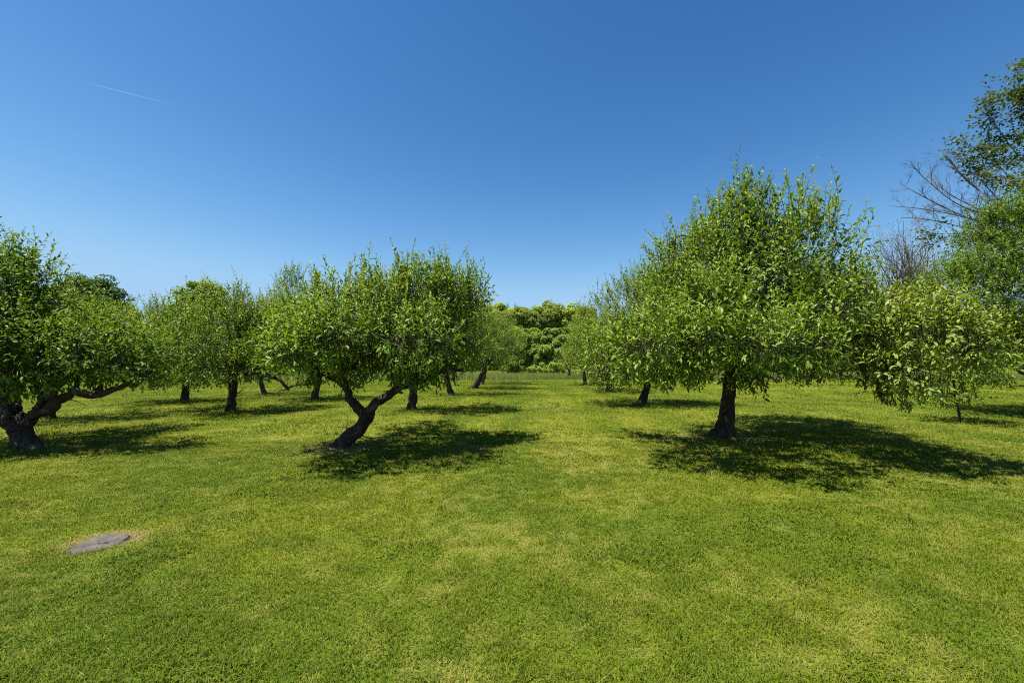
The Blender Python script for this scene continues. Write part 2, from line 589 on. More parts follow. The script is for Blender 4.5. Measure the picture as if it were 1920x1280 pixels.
# ---- the leaning forked tree left of the middle
apple('low leaning apple tree whose dark trunk forks into a wide V', (640, 835),
      [(634, 838), (650, 822), (672, 805), (686, 785), (693, 768)], [.19, .165, .15, .145, .14],
      [([(690, 780), (672, 756, .05), (650, 728, .1), (618, 706, 0), (575, 690, -.6), (545, 674, -1.2)], .115, .022),
       ([(690, 780), (708, 752, -.05), (735, 734, -.1), (775, 722, 0), (815, 702, .1), (860, 690, .2)], .115, .025),
       ([(652, 730, .1), (645, 680, .1), (655, 620, .2), (650, 560, .2)], .06, .015),
       ([(740, 732, -.1), (755, 680, .2), (780, 610, .4), (790, 540, .5)], .065, .015),
       ([(625, 708, .1), (660, 690, -.5), (700, 660, -.7), (715, 600, -.6)], .05, .012),
       ([(790, 715, .05), (830, 650, .3), (838, 580, .5), (832, 520, .6)], .055, .012), ([(830, 690, .15), (865, 630, .4), (888, 560, .6)], .04, .01)],
      [(690, 615, 115, 72, .2, 1.3), (648, 588, 58, 44, .1, .7), (755, 590, 85, 75, .3, 1.0), (828, 625, 62, 60, .2, .8),
       (605, 655, 62, 38, 0, .8), (785, 562, 50, 40, .4, .7), (720, 672, 110, 32, -.6, .6), (850, 570, 40, 50, .4, .6),
       (552, 662, 46, 24, -1.3, .6), (575, 670, 38, 16, -1.9, .4), (580, 700, 26, 14, -.3, .3), (775, 702, 34, 14, -.4, .3), (650, 706, 26, 12, -.5, .25), (850, 700, 24, 14, .2, .3), (600, 640, 50, 34, -1.2, .6), (835, 578, 58, 48, .6, .8), (828, 546, 34, 30, .6, .5), (885, 560, 26, 30, .6, .5), (800, 690, 55, 24, 0, .5),
       (720, 600, 90, 60, 1.5, .9), (650, 640, 70, 42, -1.3, .7), (780, 640, 70, 42, -1.1, .7), (575, 640, 45, 45, -.4, .7), (535, 665, 35, 30, -.3, .5)],
      leaf=.118, per_m2=40, spacing=.036, seed=31, sides=28, branches=120, bare=150, shoot=(.2, .42), gap=.41, gapscale=2.1, flare=.3)

# ---- the left tree with a long low limb
apple('dark apple tree at the lawn edge with a long limb stretching low over the grass', (40, 840),
      [(52, 846), (46, 825), (38, 802), (34, 782)], [.21, .19, .185, .165],
      [([(38, 806), (16, 772, 0), (-12, 728, .1), (-60, 660, .2)], .18, .05),
       ([(58, 790), (70, 768, -.05), (78, 745, -.1), (70, 700, -.1), (75, 640, 0)], .085, .02),
       ([(52, 795), (82, 768, -.05), (120, 746, -.1), (180, 737, -.1), (235, 726, 0), (290, 700, .1)], .12, .03),
       ([(42, 785), (22, 735, .4), (25, 650, .5), (30, 540, .4)], .10, .02),
       ([(130, 745, -.1), (150, 700, .3), (160, 640, .4)], .05, .015)],
      [(15, 590, 95, 90, .2, 1.3), (30, 528, 38, 50, .2, .6), (-90, 590, 120, 130, .2, 1.3), (98, 652, 74, 56, .1, 1.0), (195, 668, 68, 38, 0, .8),
       (50, 690, 80, 36, -.5, .6), (72, 590, 32, 36, .3, .6), (-40, 690, 80, 40, -.4, .7), (250, 680, 40, 30, 0, .5), (225, 650, 50, 45, 1.6, .7), (50, 716, 46, 14, -.4, .35), (172, 712, 22, 11, -.2, .25), (275, 700, 22, 16, 0, .3), (120, 640, 70, 60, 1.5, .8)],
      leaf=.135, per_m2=36, spacing=.04, seed=41, sides=28, flare=.4, branches=90, bare=40, shoot=(.22, .46), mat=APPLE_DARK)

# ---- second row and farther
apple('apple tree with an upright trunk and tall ragged top behind the forked tree', (770, 768),
      [(770, 769), (774, 745), (777, 715), (782, 680), (788, 645)], [.22, .19, .18, .17, .12],
      [([(780, 690), (820, 640, .2), (840, 560, .2)], .09, .02), ([(782, 680), (750, 640, 0), (735, 600, .1)], .08, .02),
       ([(786, 655), (800, 580, .3), (812, 510, .2)], .08, .02), ([(780, 700), (840, 685, -.2), (890, 660, -.2)], .08, .02)],
      [(815, 622, 85, 66, 0, 1.9), (870, 590, 40, 45, 0, .9), (755, 625, 70, 60, 0, 1.2), (865, 655, 62, 34, -.4, .9),
       (790, 675, 66, 26, -.8, .7), (745, 695, 24, 16, -.4, .5)],
      leaf=.125, per_m2=26, seed=51, branches=60, bare=40, spacing=.036)
apple('small apple tree with a slanting trunk, third back in the row of the forked tree', (842, 740),
      [(847, 741), (840, 720), (836, 695), (838, 665)], [.22, .19, .17, .13],
      [([(836, 690), (870, 655), (895, 620)], .08, .02), ([(836, 690), (820, 650), (815, 610)], .08, .02)],
      [(868, 630, 62, 52, 0, 1.7), (845, 675, 62, 22, 0, 1.2), (905, 610, 32, 38, 0, .9)],
      leaf=.14, per_m2=20, seed=61, simple=True, sides=14, branches=30, bare=20, spacing=.045)
apple('grey twiggy apple tree with a trunk leaning right beside the mown strip', (888, 728),
      [(887, 729), (898, 712), (906, 695), (915, 672)], [.26, .23, .2, .15],
      [([(908, 690), (940, 655), (965, 635)], .09, .02), ([(908, 690), (890, 650), (880, 620)], .09, .02)],
      [(912, 632, 58, 48, 0, 1.9), (952, 652, 38, 30, 0, 1.2), (885, 668, 40, 20, 0, 1.0), (925, 675, 45, 18, 0, 1.0)],
      leaf=.15, per_m2=15, seed=71, simple=True, sides=14, branches=70, bare=90, spacing=.05, gap=.42)
apple('farthest apple tree seen past the twiggy one beside the mown strip', (903, 720),
      [(902, 721), (908, 705), (912, 685)], [.25, .2, .14], [([(910, 695), (940, 660), (955, 640)], .09, .02)],
      [(945, 640, 42, 38, 0, 1.9), (915, 665, 40, 25, 0, 1.3)],
      leaf=.17, per_m2=13, seed=73, simple=True, sides=12, branches=20, spacing=.055)
apple('apple tree with a short straight trunk and a bent bough dipping to the grass', (432, 772),
      [(432, 773), (434, 750), (437, 725), (440, 700), (438, 670)], [.21, .18, .17, .16, .12],
      [([(440, 708), (478, 702, -.1), (518, 712, -.2), (540, 731, -.2)], .085, .045),
       ([(438, 690), (400, 665), (370, 650)], .09, .02), ([(438, 680), (450, 620), (445, 570)], .08, .02), ([(440, 695), (480, 660), (500, 620)], .08, .02)],
      [(428, 642, 92, 68, 0, 1.9), (340, 655, 40, 45, .8, 1.0), (520, 640, 45, 55, .6, 1.0), (442, 578, 32, 34, 0, .8), (378, 672, 55, 38, 0, 1.0), (478, 625, 45, 52, 0, 1.0), (430, 690, 66, 24, -.7, .7), (385, 708, 28, 14, -.5, .5), (495, 694, 26, 18, -.4, .5)],
      leaf=.125, per_m2=27, seed=81, branches=60, bare=70, spacing=.036)
apple('apple tree with a tall narrow peak rising left of the forked tree', (590, 748),
      [(588, 749), (592, 735), (597, 715), (600, 690)], [.22, .2, .18, .14],
      [([(598, 705), (560, 665), (548, 590)], .09, .02), ([(599, 700), (620, 650), (625, 610)], .08, .02), ([(597, 715), (560, 722), (520, 735)], .08, .03)],
      [(560, 625, 72, 72, 0, 1.9), (548, 552, 24, 36, 0, .7), (549, 532, 15, 26, 0, .45), (602, 640, 55, 52, 0, 1.3), (530, 660, 40, 38, 0, 1.0)],
      leaf=.13, per_m2=24, seed=91, sides=16, branches=40, bare=30, spacing=.038)
apple('small apple tree with a thin trunk farthest back behind the bent bough', (496, 740),
      [(497, 741), (491, 722), (487, 700), (486, 680)], [.18, .15, .14, .11],
      [([(487, 695), (510, 660), (520, 630)], .07, .02), ([(487, 695), (470, 660), (465, 630)], .07, .02)],
      [(490, 632, 75, 56, 0, 1.9)], leaf=.14, per_m2=20, seed=95, simple=True, sides=14, branches=30, bare=20, spacing=.045)
apple('sunny round apple tree behind the long low limb', (85, 782),
      [(85, 783), (92, 762), (97, 738), (100, 710)], [.24, .2, .18, .15],
      [([(97, 735), (140, 690), (180, 640)], .09, .02), ([(98, 730), (80, 670), (85, 610)], .09, .02)],
      [(165, 642, 78, 50, 0, 1.7), (90, 625, 70, 55, 0, 1.4), (212, 645, 36, 45, 0, 1.0)],
      leaf=.12, per_m2=27, seed=101, branches=40, bare=20, spacing=.036, mat=APPLE_PALE)
apple('apple tree with a stubby dark trunk left of the bent bough tree', (345, 755),
      [(345, 756), (347, 742), (348, 722), (345, 695)], [.22, .19, .17, .14],
      [([(347, 715), (310, 680), (290, 640)], .08, .02), ([(347, 710), (370, 670), (375, 630)], .08, .02)],
      [(296, 648, 72, 58, 0, 1.8), (255, 650, 40, 45, .5, 1.2), (350, 642, 55, 48, 0, 1.5), (268, 622, 30, 32, 0, .8), (320, 700, 55, 18, -.6, .8), (290, 714, 24, 12, -.8, .5), (300, 592, 14, 16, 0, .4)],
      leaf=.13, per_m2=24, seed=111, sides=16, branches=40, bare=30, spacing=.038)
apple('apple tree with a slanting trunk half hidden left of the large rounded one', (1207, 757),
      [(1203, 758), (1209, 738), (1217, 715), (1225, 685), (1228, 650)], [.23, .2, .18, .16, .12],
      [([(1222, 695), (1180, 650), (1150, 600)], .09, .02), ([(1224, 690), (1250, 630), (1255, 560)], .09, .02),
       ([(1219, 710), (1170, 700, -.5), (1125, 712, -.8), (1100, 722, -1)], .07, .015), ([(1226, 670), (1200, 600), (1195, 530)], .08, .02)],
      [(1188, 610, 92, 85, 0, 1.9), (1192, 558, 48, 48, 0, 1.0), (1118, 655, 48, 45, 0, 1.1), (1258, 640, 75, 70, 0, 1.5), (1135, 702, 58, 20, -.8, .9),
       (1250, 570, 50, 60, 0, 1.1), (1200, 690, 60, 22, -.8, .8)],
      leaf=.128, per_m2=26, seed=121, branches=60, bare=50, spacing=.036)
apple('apple tree whose crown shows between the mown strip and the slanting tree', (1140, 734),
      [(1140, 735), (1142, 715), (1140, 690)], [.22, .18, .14],
      [([(1141, 700), (1115, 660), (1105, 620)], .08, .02), ([(1141, 700), (1165, 660), (1170, 620)], .08, .02)],
      [(1112, 632, 45, 48, 0, 1.7), (1150, 640, 45, 50, 0, 1.7), (1094, 600, 16, 26, 0, .6)],
      leaf=.145, per_m2=18, seed=131, simple=True, sides=14, branches=20, spacing=.045)
apple('pale apple tree bordering the right side of the mown strip', (1097, 722),
      [(1097, 723), (1096, 708), (1094, 690)], [.22, .18, .14], [([(1095, 700), (1080, 660), (1075, 635)], .08, .02)],
      [(1082, 648, 30, 42, 0, 1.6), (1105, 660, 30, 35, 0, 1.4), (1070, 680, 22, 16, 0, .8)],
      leaf=.17, per_m2=14, seed=141, simple=True, sides=12, branches=20, spacing=.055, mat=APPLE_PALE)
apple('small far apple tree at the edge of the tall grass by the mown strip', (1068, 709),
      [(1068, 709.5), (1067, 700), (1068, 690)], [.3, .24, .16], [([(1068, 695), (1060, 680), (1058, 670)], .1, .03)],
      [(1068, 670, 28, 22, 0, 1.9)], leaf=.24, per_m2=9, seed=143, simple=True, sides=10, branches=10, spacing=.075)
apple('far apple tree at the tall grass, seen under the large rounded crown', (1487, 711),
      [(1487, 711.5), (1484, 702), (1482, 692)], [.34, .28, .18], [([(1484, 698), (1500, 682), (1510, 670)], .1, .03)],
      [(1485, 660, 55, 38, 0, 2.2)], leaf=.24, per_m2=9, seed=145, simple=True, sides=10, branches=10, spacing=.075, mat=APPLE_DARK)
apple('far apple tree at the tall grass, seen under the pale drooping bough', (1576, 711),
      [(1576, 711.5), (1577, 702), (1574, 692)], [.3, .25, .16], [([(1576, 698), (1560, 682), (1555, 670)], .1, .03)],
      [(1580, 662, 50, 35, 0, 2.2)], leaf=.24, per_m2=9, seed=147, simple=True, sides=10, branches=10, spacing=.075)
apple('tall dense dark apple tree cut by the picture edge', (1995, 776),
      [(1995, 777), (1990, 755), (1985, 725), (1978, 690)], [.26, .22, .2, .18],
      [([(1982, 710), (1920, 650), (1880, 560)], .1, .02), ([(1980, 700), (1960, 600), (1940, 480)], .1, .02), ([(1984, 715), (1900, 690), (1850, 660)], .08, .02)],
      [(1900, 560, 115, 115, 0, 1.9), (1960, 455, 112, 100, 0, 1.6), (1842, 556, 62, 72, 0, 1.2), (1872, 635, 85, 42, -.3, 1.0), (1892, 432, 48, 46, 0, .8),
       (2060, 560, 120, 130, 0, 1.9)],
      leaf=.128, per_m2=30, seed=151, branches=40, spacing=.034, mat=APPLE_DARK, gap=.33)
apple('young apple tree with a thin stick-like stem under the pale drooping bough', (1797, 788),
      [(1801, 789), (1797, 768), (1792, 745), (1788, 715), (1785, 670)], [.045, .04, .038, .035, .02],
      [([(1791, 742), (1765, 728), (1740, 722)], .025, .008), ([(1790, 735), (1815, 712), (1840, 700)], .025, .008)],
      [(1785, 680, 55, 40, 0, .8), (1835, 700, 34, 20, 0, .5), (1760, 735, 42, 16, 0, .4), (1815, 742, 28, 14, 0, .35)],
      leaf=.125, per_m2=34, seed=161, sides=10, branches=20, bare=10, spacing=.036, flare=.2, name='young_apple_tree')

# sucker shoots at the foot of the forked tree are a part of it
ft = [o for o in bpy.data.objects if o.name.startswith('apple_tree') and 'wide V' in o.get('label', '')][0]
org = np.array(ft.location)
for (x0, y0, x1, y1) in ((612, 818, 604, 796), (648, 808, 652, 768), (640, 806, 645, 786), (630, 815, 624, 800)):
    p, r = spline([at(x0, y0, 8.3) - org, at((x0 + x1) / 2 + 2, (y0 + y1) / 2, 8.3) - org, at(x1, y1, 8.3) - org], [.009, .006, .003], .05)
    V, q, t = tube(p, r, 5)
    so = mk('sucker_shoot', V, [q, t], TWIG, ft, smooth=True)
    n = 9
    k = np.linspace(.3, 1, n)
    pos = np.array([p[int(a * (len(p) - 1))] for a in k])
    a = np.arange(n) * 2.4
    dr = unit(np.stack([np.cos(a), np.sin(a), np.full(n, .4)], -1))
    V, f, ti, yo = leaves_mesh(pos, dr, unit(np.stack([-np.cos(a) * .3, -np.sin(a) * .3, np.ones(n)], -1)), np.full(n, .07), np.full(n, .035),
                               np.full(n, .4), np.full(n, .1), False)
    mk('leaves', V, list(f), APPLE, so, {'tint': ti, 'young': yo})


# ------------------------------------------------------------------ generic broadleaf trees farther off
def clump_cloud(blobs, n_sub, leaf, per, rng, seed):
    """leaf clumps on many small lobes covering the big blobs"""
    P = []
    T = []
    N = []
    for c, r in blobs:
        m = max(5, int(n_sub * (np.prod(r) ** (2 / 3))))
        d = unit(rng.normal(size=(m, 3)))
        cc = c + d * r * rng.uniform(.55, .95, m)[:, None]
        rr = np.mean(r) * rng.uniform(.2, .36, m)
        for k in range(m):
            q0 = unit(rng.normal(size=(per, 3)))
            q = q0 * rng.uniform(.7, 1, (per, 1)) * np.array([1.15, 1.15, .85])
            N.append(q0 + .7 * d[k])
            P.append(cc[k] + q * rr[k])
            T.append(np.full(per, np.clip(rng.normal(.5, .2), 0, 1)))
    return (np.vstack(P), np.vstack(N)), np.concatenate(T)


def cloud_mesh(PN, T, leaf, rng):
    P, N = PN
    n = len(P)
    u = unit(unit(N) + rng.normal(size=(n, 3)) * .42 + np.array([0, 0, .45]))
    d = unit(np.cross(u, rng.normal(size=(n, 3))))
    L = leaf * rng.uniform(.6, 1.25, n)
    return leaves_mesh(P - d * L[:, None] * .5, d, u, L, L * .6, np.clip(T + rng.normal(size=n) * .12, 0, 1), np.zeros(n), True)


def broadleaf(name, label, base, Y, trunk, tr, blobs, mat, leaf, nsub=5, per=120, seed=1, group=None, bark=None, cat='tree'):
    b = at(base[0], base[1], Y)
    root = empty(name, (b[0], b[1], float(gz(b[0], b[1]))), label, cat, group)
    org = np.array(root.location)
    rng = np.random.default_rng(seed)
    P = poly(trunk, Y)
    P[0] = org + np.array([0, 0, -.1])
    B = [blob(x[0], x[1], x[2], x[3], Y + (x[4] if len(x) > 4 else 0), x[5] if len(x) > 5 else None) for x in blobs]
    p, r = spline(P, tr, .4)
    V, q, t = tube(p, r, 10, .12, seed, .5 * np.exp(-np.linalg.norm(p - p[0], axis=1) / .8))
    A = Acc()
    A.add(V - org, q, t)
    for c, rr in B:
        s = p[len(p) // 2 + int(rng.integers(0, max(1, len(p) // 2)))]
        pp, r2 = spline([s, (s + c) / 2 + rng.normal(size=3) * .3, c + np.array([0, 0, rr[2] * .5])], [tr[-1] * .7, tr[-1] * .45, .03], .5)
        V, q, t = tube(pp, r2, 6)
        A.add(V - org, q, t)
    A.build('trunk', bark or BARK_GREY, root)
    pts, T = clump_cloud(shift(B, org), nsub, leaf, per, rng, seed)
    V, f, ti, yo = cloud_mesh(pts, T, leaf, rng)
    mk('crown', V, [f], mat, root, {'tint': ti, 'young': yo})
    return root


broadleaf('maple_tree', 'dark round-headed maple rising behind the orchard above the sunny round tree', (170, 706), 48,
          [(170, 706), (171, 660), (170, 600)], [.4, .32, .25],
          [(165, 585, 64, 62, 0, 4), (125, 590, 50, 60, 0, 3), (205, 592, 34, 50, 0, 2.5), (170, 545, 48, 36, 0, 3), (140, 550, 36, 34, 0, 2.5)], MAPLE, .32, 4, 170, 201)
broadleaf('ash_tree', 'bright green ash tree with a lobed top above the bent bough tree', (375, 706), 50,
          [(375, 706), (374, 660), (375, 600)], [.35, .28, .2],
          [(376, 572, 48, 44, 0, 2.8), (366, 546, 24, 24, 0, 1.6), (396, 552, 24, 20, 0, 1.6), (350, 590, 28, 30, 0, 2)], ASH, .34, 7, 130, 202)
broadleaf('yellow_tree', 'small yellow-green tree behind the orchard left of the ash tree', (318, 708), 44,
          [(318, 708), (318, 670), (318, 620)], [.25, .2, .14],
          [(318, 612, 34, 30, 0, 2.0), (300, 625, 26, 24, 0, 1.6)], YELLOW, .3, 7, 120, 203)

# far trees seen in the gap at the end of the mown strip
gapt = [
    ('broad olive tree with the highest dome at the end of the mown strip', 1032, 95, [(1030, 600, 34, 32), (1015, 620, 24, 26), (1050, 615, 24, 28)], WOOD_A),
    ('olive tree left of the highest dome, with a notched flat top', 985, 92, [(985, 606, 28, 30), (968, 600, 20, 22), (1002, 612, 20, 24)], WOOD_A),
    ('green tree standing over the twiggy apple tree in the far wood', 935, 90, [(935, 602, 28, 30), (916, 598, 22, 26), (955, 606, 22, 24)], WOOD_B),
    ('rounded tree at the left end of the far gap, partly behind the ragged apple tree', 893, 93, [(893, 600, 30, 32), (872, 604, 24, 28)], WOOD_B),
    ('greenish tree right of the highest dome, partly behind the pale apple tree', 1078, 94, [(1075, 606, 28, 32), (1098, 604, 22, 26)], WOOD_B),
    ('lower dark green tree in front of the notched flat top', 965, 73, [(962, 648, 30, 30), (945, 660, 24, 24), (978, 668, 22, 20)], WOOD_B),
    ('lower bright green tree below the highest dome', 1040, 71, [(1042, 648, 32, 30), (1022, 660, 24, 24), (1060, 668, 24, 20)], ASH),
    ('small olive tree between the two lower green trees', 1000, 74, [(1000, 642, 26, 28), (1008, 662, 24, 22), (990, 670, 20, 18)], WOOD_A),
]
for k, (lab, px, Y, bl, m) in enumerate(gapt):
    broadleaf('woodland_tree', lab, (px, 700), Y, [(px, 700), (px + 2, 670), (px, 625)], [.35, .28, .2],
              [(b[0], b[1], b[2] * 1.1, b[3] * 1.1, 0, b[2] * Y / F * 1.0) for b in bl] + [(px, 665, 26, 30, -1.5, 2.2)], m, .55, 5.0, 200, 300 + k, 'trees of the far wood in the gap')
# shrubs along the far edge of the meadow
for k, (lab, px, py, rx, ry, Y, m) in enumerate([
    ('bright green shrub beyond the tall grass, left of the broad low shrub', 968, 684, 22, 15, 66, ASH),
    ('broad low shrub at the end of the mown strip', 1012, 690, 22, 10, 67, WOOD_B),
    ('green shrub beyond the tall grass, right of the broad low shrub', 1046, 686, 20, 12, 66, WOOD_B)]):
    broadleaf('shrub', lab, (px, 700), Y, [(px, 702), (px, 696), (px, 690)], [.1, .08, .05], [(px, py, rx, ry, 0, 1.4), (px - 10, py + 3, rx * .7, ry * .8, 0, 1.2)],
              m, .3, 10, 110, 340 + k, 'shrubs at the meadow edge', cat='shrub')


# conifers poking above the far wood
def conifer(label, px, top, Y, w, seed):
    b = at(px, 700, Y)
    z = float(gz(b[0], b[1]))
    root = empty('conifer_tree', (b[0], b[1], z), label, 'tree', 'conifers above the far wood')
    H = at(px, top, Y)[2] - z
    rng = np.random.default_rng(seed)
    p, r = spline([(0, 0, -.1), (0, 0, H * .5), (0, 0, H)], [.25, .15, .03], .6)
    V, q, t = tube(p, r, 8)
    mk('trunk', V, [q, t], BARK_GREY, root, smooth=True)
    n = 9000
    hz = 1 - rng.random(n) ** .55 * .97
    tier = np.floor(hz * 16)
    fr = hz * 16 - tier
    rad = w * (1 - hz) ** .9 * (1 - .45 * fr) * 1.25 * rng.uniform(.25, 1, n)
    a = rng.uniform(0, 6.28, n)
    P = np.stack([np.cos(a) * rad, np.sin(a) * rad, hz * H - rad * .25], -1)
    d = unit(np.stack([np.cos(a), np.sin(a), rng.normal(0, .35, n)], -1))
    V, f, ti, yo = leaves_mesh(P, d, unit(rng.normal(size=(n, 3)) * .5 + np.array([0, 0, 1])), rng.uniform(.35, .8, n) * (1.1 - .75 * hz), rng.uniform(.16, .3, n) * (1.1 - .7 * hz),
                               np.clip(rng.normal(.5, .25, n), 0, 1), np.zeros(n), True)
    mk('crown', V, [f], CONIFER, root, {'tint': ti, 'young': yo})


conifer('dark conifer tip poking up behind the notched flat top', 951, 567, 112, 4.2, 1)
conifer('wider dark conifer standing just right of the slimmer conifer tip', 966, 568, 116, 5.0, 2)
conifer('small dark conifer tip left of the highest dome', 1003, 570, 114, 3.6, 3)
conifer('dark conifer top showing behind the pale apple tree', 1076, 568, 112, 4.2, 4)

# the rest of the wood reads as one mass
rng = np.random.default_rng(77)
VV, FF, TT, YY, nn = [], [], [], [], 0
for ang in np.concatenate([np.linspace(-58, 58, 46), np.linspace(-58, 58, 40)]):
    Y = rng.uniform(98, 135)
    X = math.tan(math.radians(ang + rng.uniform(-1, 1))) * 92
    z0 = float(gz(X, Y))
    h = rng.uniform(9.5, 12.5)
    c = np.array([X, Y, z0 + h * .55])
    B = [(c + rng.normal(size=3) * np.array([1.8, 1.2, 1.0]), np.array([rng.uniform(2.8, 4.2), 3.0, rng.uniform(3.2, 4.8)])) for _ in range(4)]
    P, T = clump_cloud(B, 2.2, .5, 95, rng, 1)
    V, f, ti, yo = cloud_mesh(P, np.clip(T + rng.normal(0, .15), 0, 1), .6, rng)
    VV.append(V)
    FF.append(f + nn)
    TT.append(ti)
    YY.append(yo)
    nn += len(V)
# undergrowth of the wood's edge
for k in range(260):
    X = rng.uniform(-125, 125)
    Y = rng.uniform(80, 92)
    B = [(np.array([X, Y, float(gz(X, Y)) + 1.6]), np.array([2.8, 1.6, rng.uniform(2.2, 5.4)]))]
    P, T = clump_cloud(B, 4, .4, 80, rng, 2)
    V, f, ti, yo = cloud_mesh(P, T * .8, .5, rng)
    VV.append(V)
    FF.append(f + nn)
    TT.append(ti)
    YY.append(yo)
    nn += len(V)
wo = mk('woods', np.vstack(VV), [np.vstack(FF)], WOOD_A, None, {'tint': np.concatenate(TT), 'young': np.concatenate(YY)})
tag(wo, 'olive green wood closing the view behind the orchard', 'woods', kind='stuff')


# ------------------------------------------------------------------ sparse half-bare tree and dry bush at the right
def ramify(A, tips, s, d, L, r, depth, rng, flat=.6):
    m = s + d * L * .5 + rng.normal(size=3) * L * .06
    e = s + d * L + rng.normal(size=3) * L * .06
    p, rr = spline([s, m, e], [r, r * .75, r * .45], max(.12, L / 6))
    A.add(*tube(p, rr, 5 if depth > 1 else 3))
    if depth == 0:
        tips.append((e, d))
        return
    for k in range(rng.integers(3, 5)):
        t = rng.uniform(.3, 1)
        q = p[int(t * (len(p) - 1))]
        nd_ = unit(d + rng.normal(size=3) * flat * np.array([1, .8, .8]) + np.array([0, 0, .12]))
        ramify(A, tips, q, nd_, L * rng.uniform(.45, .7), r * .5, depth - 1, rng, flat)


b = at(2030, 735, 25)
root = empty('maple_tree', (b[0], b[1], float(gz(b[0], b[1]))), 'tall half-bare maple with grey dead branches and sparse leaf tufts', 'tree')
org = np.array(root.location)
rng = np.random.default_rng(404)
P = np.vstack([[org + np.array([0, 0, -.1])], poly([(2028, 640), (2015, 540), (2000, 440), (1985, 330), (1980, 220), (1978, 120)], 25)])
p, r = spline(P, [.42, .34, .3, .25, .18, .11, .04], .3)
V, q, t = tube(p, r, 14, .1, 3, .6 * np.exp(-np.linalg.norm(p - p[0], axis=1) / .6))
to = mk('trunk', V - org, [q, t], BARK_GREY, root, smooth=True)
tips_leaf = []
for (pts, r0, leafy, depth) in [
    ([(2008, 490), (1900, 440), (1805, 407), (1730, 392), (1668, 386)], .11, 0, 2),
    ([(2006, 470), (1890, 415), (1800, 385), (1740, 340), (1708, 308)], .10, 0, 2),
    ([(2003, 450), (1900, 400), (1820, 345), (1780, 300), (1756, 272)], .10, 0, 2),
    ([(2010, 510), (1900, 470), (1810, 440), (1740, 440)], .10, 2, 2),
    ([(2006, 480), (1880, 430), (1790, 398), (1715, 360), (1688, 343)], .09, 0, 2),
    ([(2008, 500), (1900, 455), (1800, 425), (1740, 412), (1690, 408)], .09, 0, 2),
    ([(2003, 450), (1880, 390), (1812, 335), (1768, 290)], .09, 0, 2),
    ([(2004, 470), (1900, 420), (1830, 390), (1772, 358), (1733, 318)], .09, 0, 2),
    ([(1998, 420), (1920, 360), (1860, 300), (1800, 262)], .10, 1, 2),
    ([(1993, 380), (1925, 310), (1870, 240), (1850, 190)], .10, 1, 2),
    ([(1988, 340), (1940, 260), (1915, 180), (1905, 125)], .10, 1, 2),
    ([(1984, 300), (1950, 220), (1940, 140)], .08, 1, 2),
    ([(2000, 440), (1920, 410), (1850, 350), (1830, 300)], .09, 1, 2),
    ([(2000, 440), (2080, 350), (2150, 250)], .1, 1, 2), ([(2010, 500), (2110, 440), (2200, 380)], .1, 1, 2), ([(1985, 320), (2050, 230), (2090, 130)], .1, 1, 2)]:
    Q = poly([(x, y, rng.uniform(-1.2, 1.2) if k else 0) for k, (x, y) in enumerate(pts)], 25)
    p, r = spline(Q, np.linspace(r0 * .44, .013, len(Q)), .25)
    A = Acc()
    V, q, t = tube(p, r, 7)
    A.add(V, q, t)
    tips = [(p[-1], unit(p[-1] - p[-3]))]
    n = 18
    for k in range(n):
        i = int((.28 + .7 * k / n) * (len(p) - 1))
        d = unit(unit(p[min(i + 2, len(p) - 1)] - p[i - 1]) + rng.normal(size=3) * .55 + np.array([0, 0, .15]))
        ramify(A, tips, p[i], d, rng.uniform(.7, 1.5) * (1.15 - .5 * k / n), max(.0135, r[i] * .45), 1 if leafy else 2, rng)
    mk('limb', np.vstack(A.V) - org, [np.vstack(A.q), np.vstack(A.t)], BARK_GREY, to, smooth=True)
    if leafy:
        tips_leaf += [(e, d) for e, d in tips if leafy == 1 or rng.random() < .8]
C = np.array([e for e, d in tips_leaf]) - org
keep = fbm(C * .5, 2, 5) > .33
C = C[keep]
P = (C[:, None, :] + rng.normal(size=(len(C), 20, 3)) * np.array([.30, .30, .14])).reshape(-1, 3)
T = np.repeat(np.clip(rng.normal(.5, .2, len(C)), 0, 1), 20)
n = len(P)
d = unit(rng.normal(size=(n, 3)) * np.array([1, 1, .5]) + np.array([0, 0, -.25]))
V, f, ti, yo = leaves_mesh(P, d, unit(rng.normal(size=(n, 3)) * .35 + np.array([0, 0, 1])), rng.uniform(.14, .24, n), rng.uniform(.1, .17, n), T, np.zeros(n), True)
mk('crown', V, [f], MAPLE_BLUE, root, {'tint': ti, 'young': yo})

b = at(1695, 716, 33)
root = empty('dry_bush', (b[0], b[1], float(gz(b[0], b[1]))), 'greyish brown dry twiggy small tree behind the pale drooping bough', 'tree')
org = np.array(root.location)
A = Acc()
tips = []
top = at(1700, 560, 33)
p, r = spline([org + np.array([0, 0, -.1]), (org + top) / 2, top], [.2, .16, .1], .3)
V, q, t = tube(p, r, 9, .1, 2)
mk('trunk', V - org, [q, t], BARK_GREY, root, smooth=True)
for k in range(34):
    s = p[int(rng.uniform(.55, 1) * (len(p) - 1))]
    tgt = at(1697 + rng.normal() * 28, 492 + rng.normal() * 20, 33 + rng.normal() * 1.0)
    ramify(A, tips, s, unit(tgt - s), np.linalg.norm(tgt - s), .05, 2, rng, .5)
mk('branches', np.vstack(A.V) - org, [np.vstack(A.q), np.vstack(A.t)], BARK_GREY, root)
C = np.array([e for e, d in tips]) - org
P = (C[:, None, :] + rng.normal(size=(len(C), 9, 3)) * .16).reshape(-1, 3)
n = len(P)
V, f, ti, yo = leaves_mesh(P, unit(rng.normal(size=(n, 3)) + np.array([0, 0, .6])), unit(rng.normal(size=(n, 3)) + .3), rng.uniform(.08, .2, n), rng.uniform(.02, .05, n),
                           rng.random(n), np.zeros(n), True)
mk('crown', V, [f], DRYTWIG, root, {'tint': ti, 'young': yo})

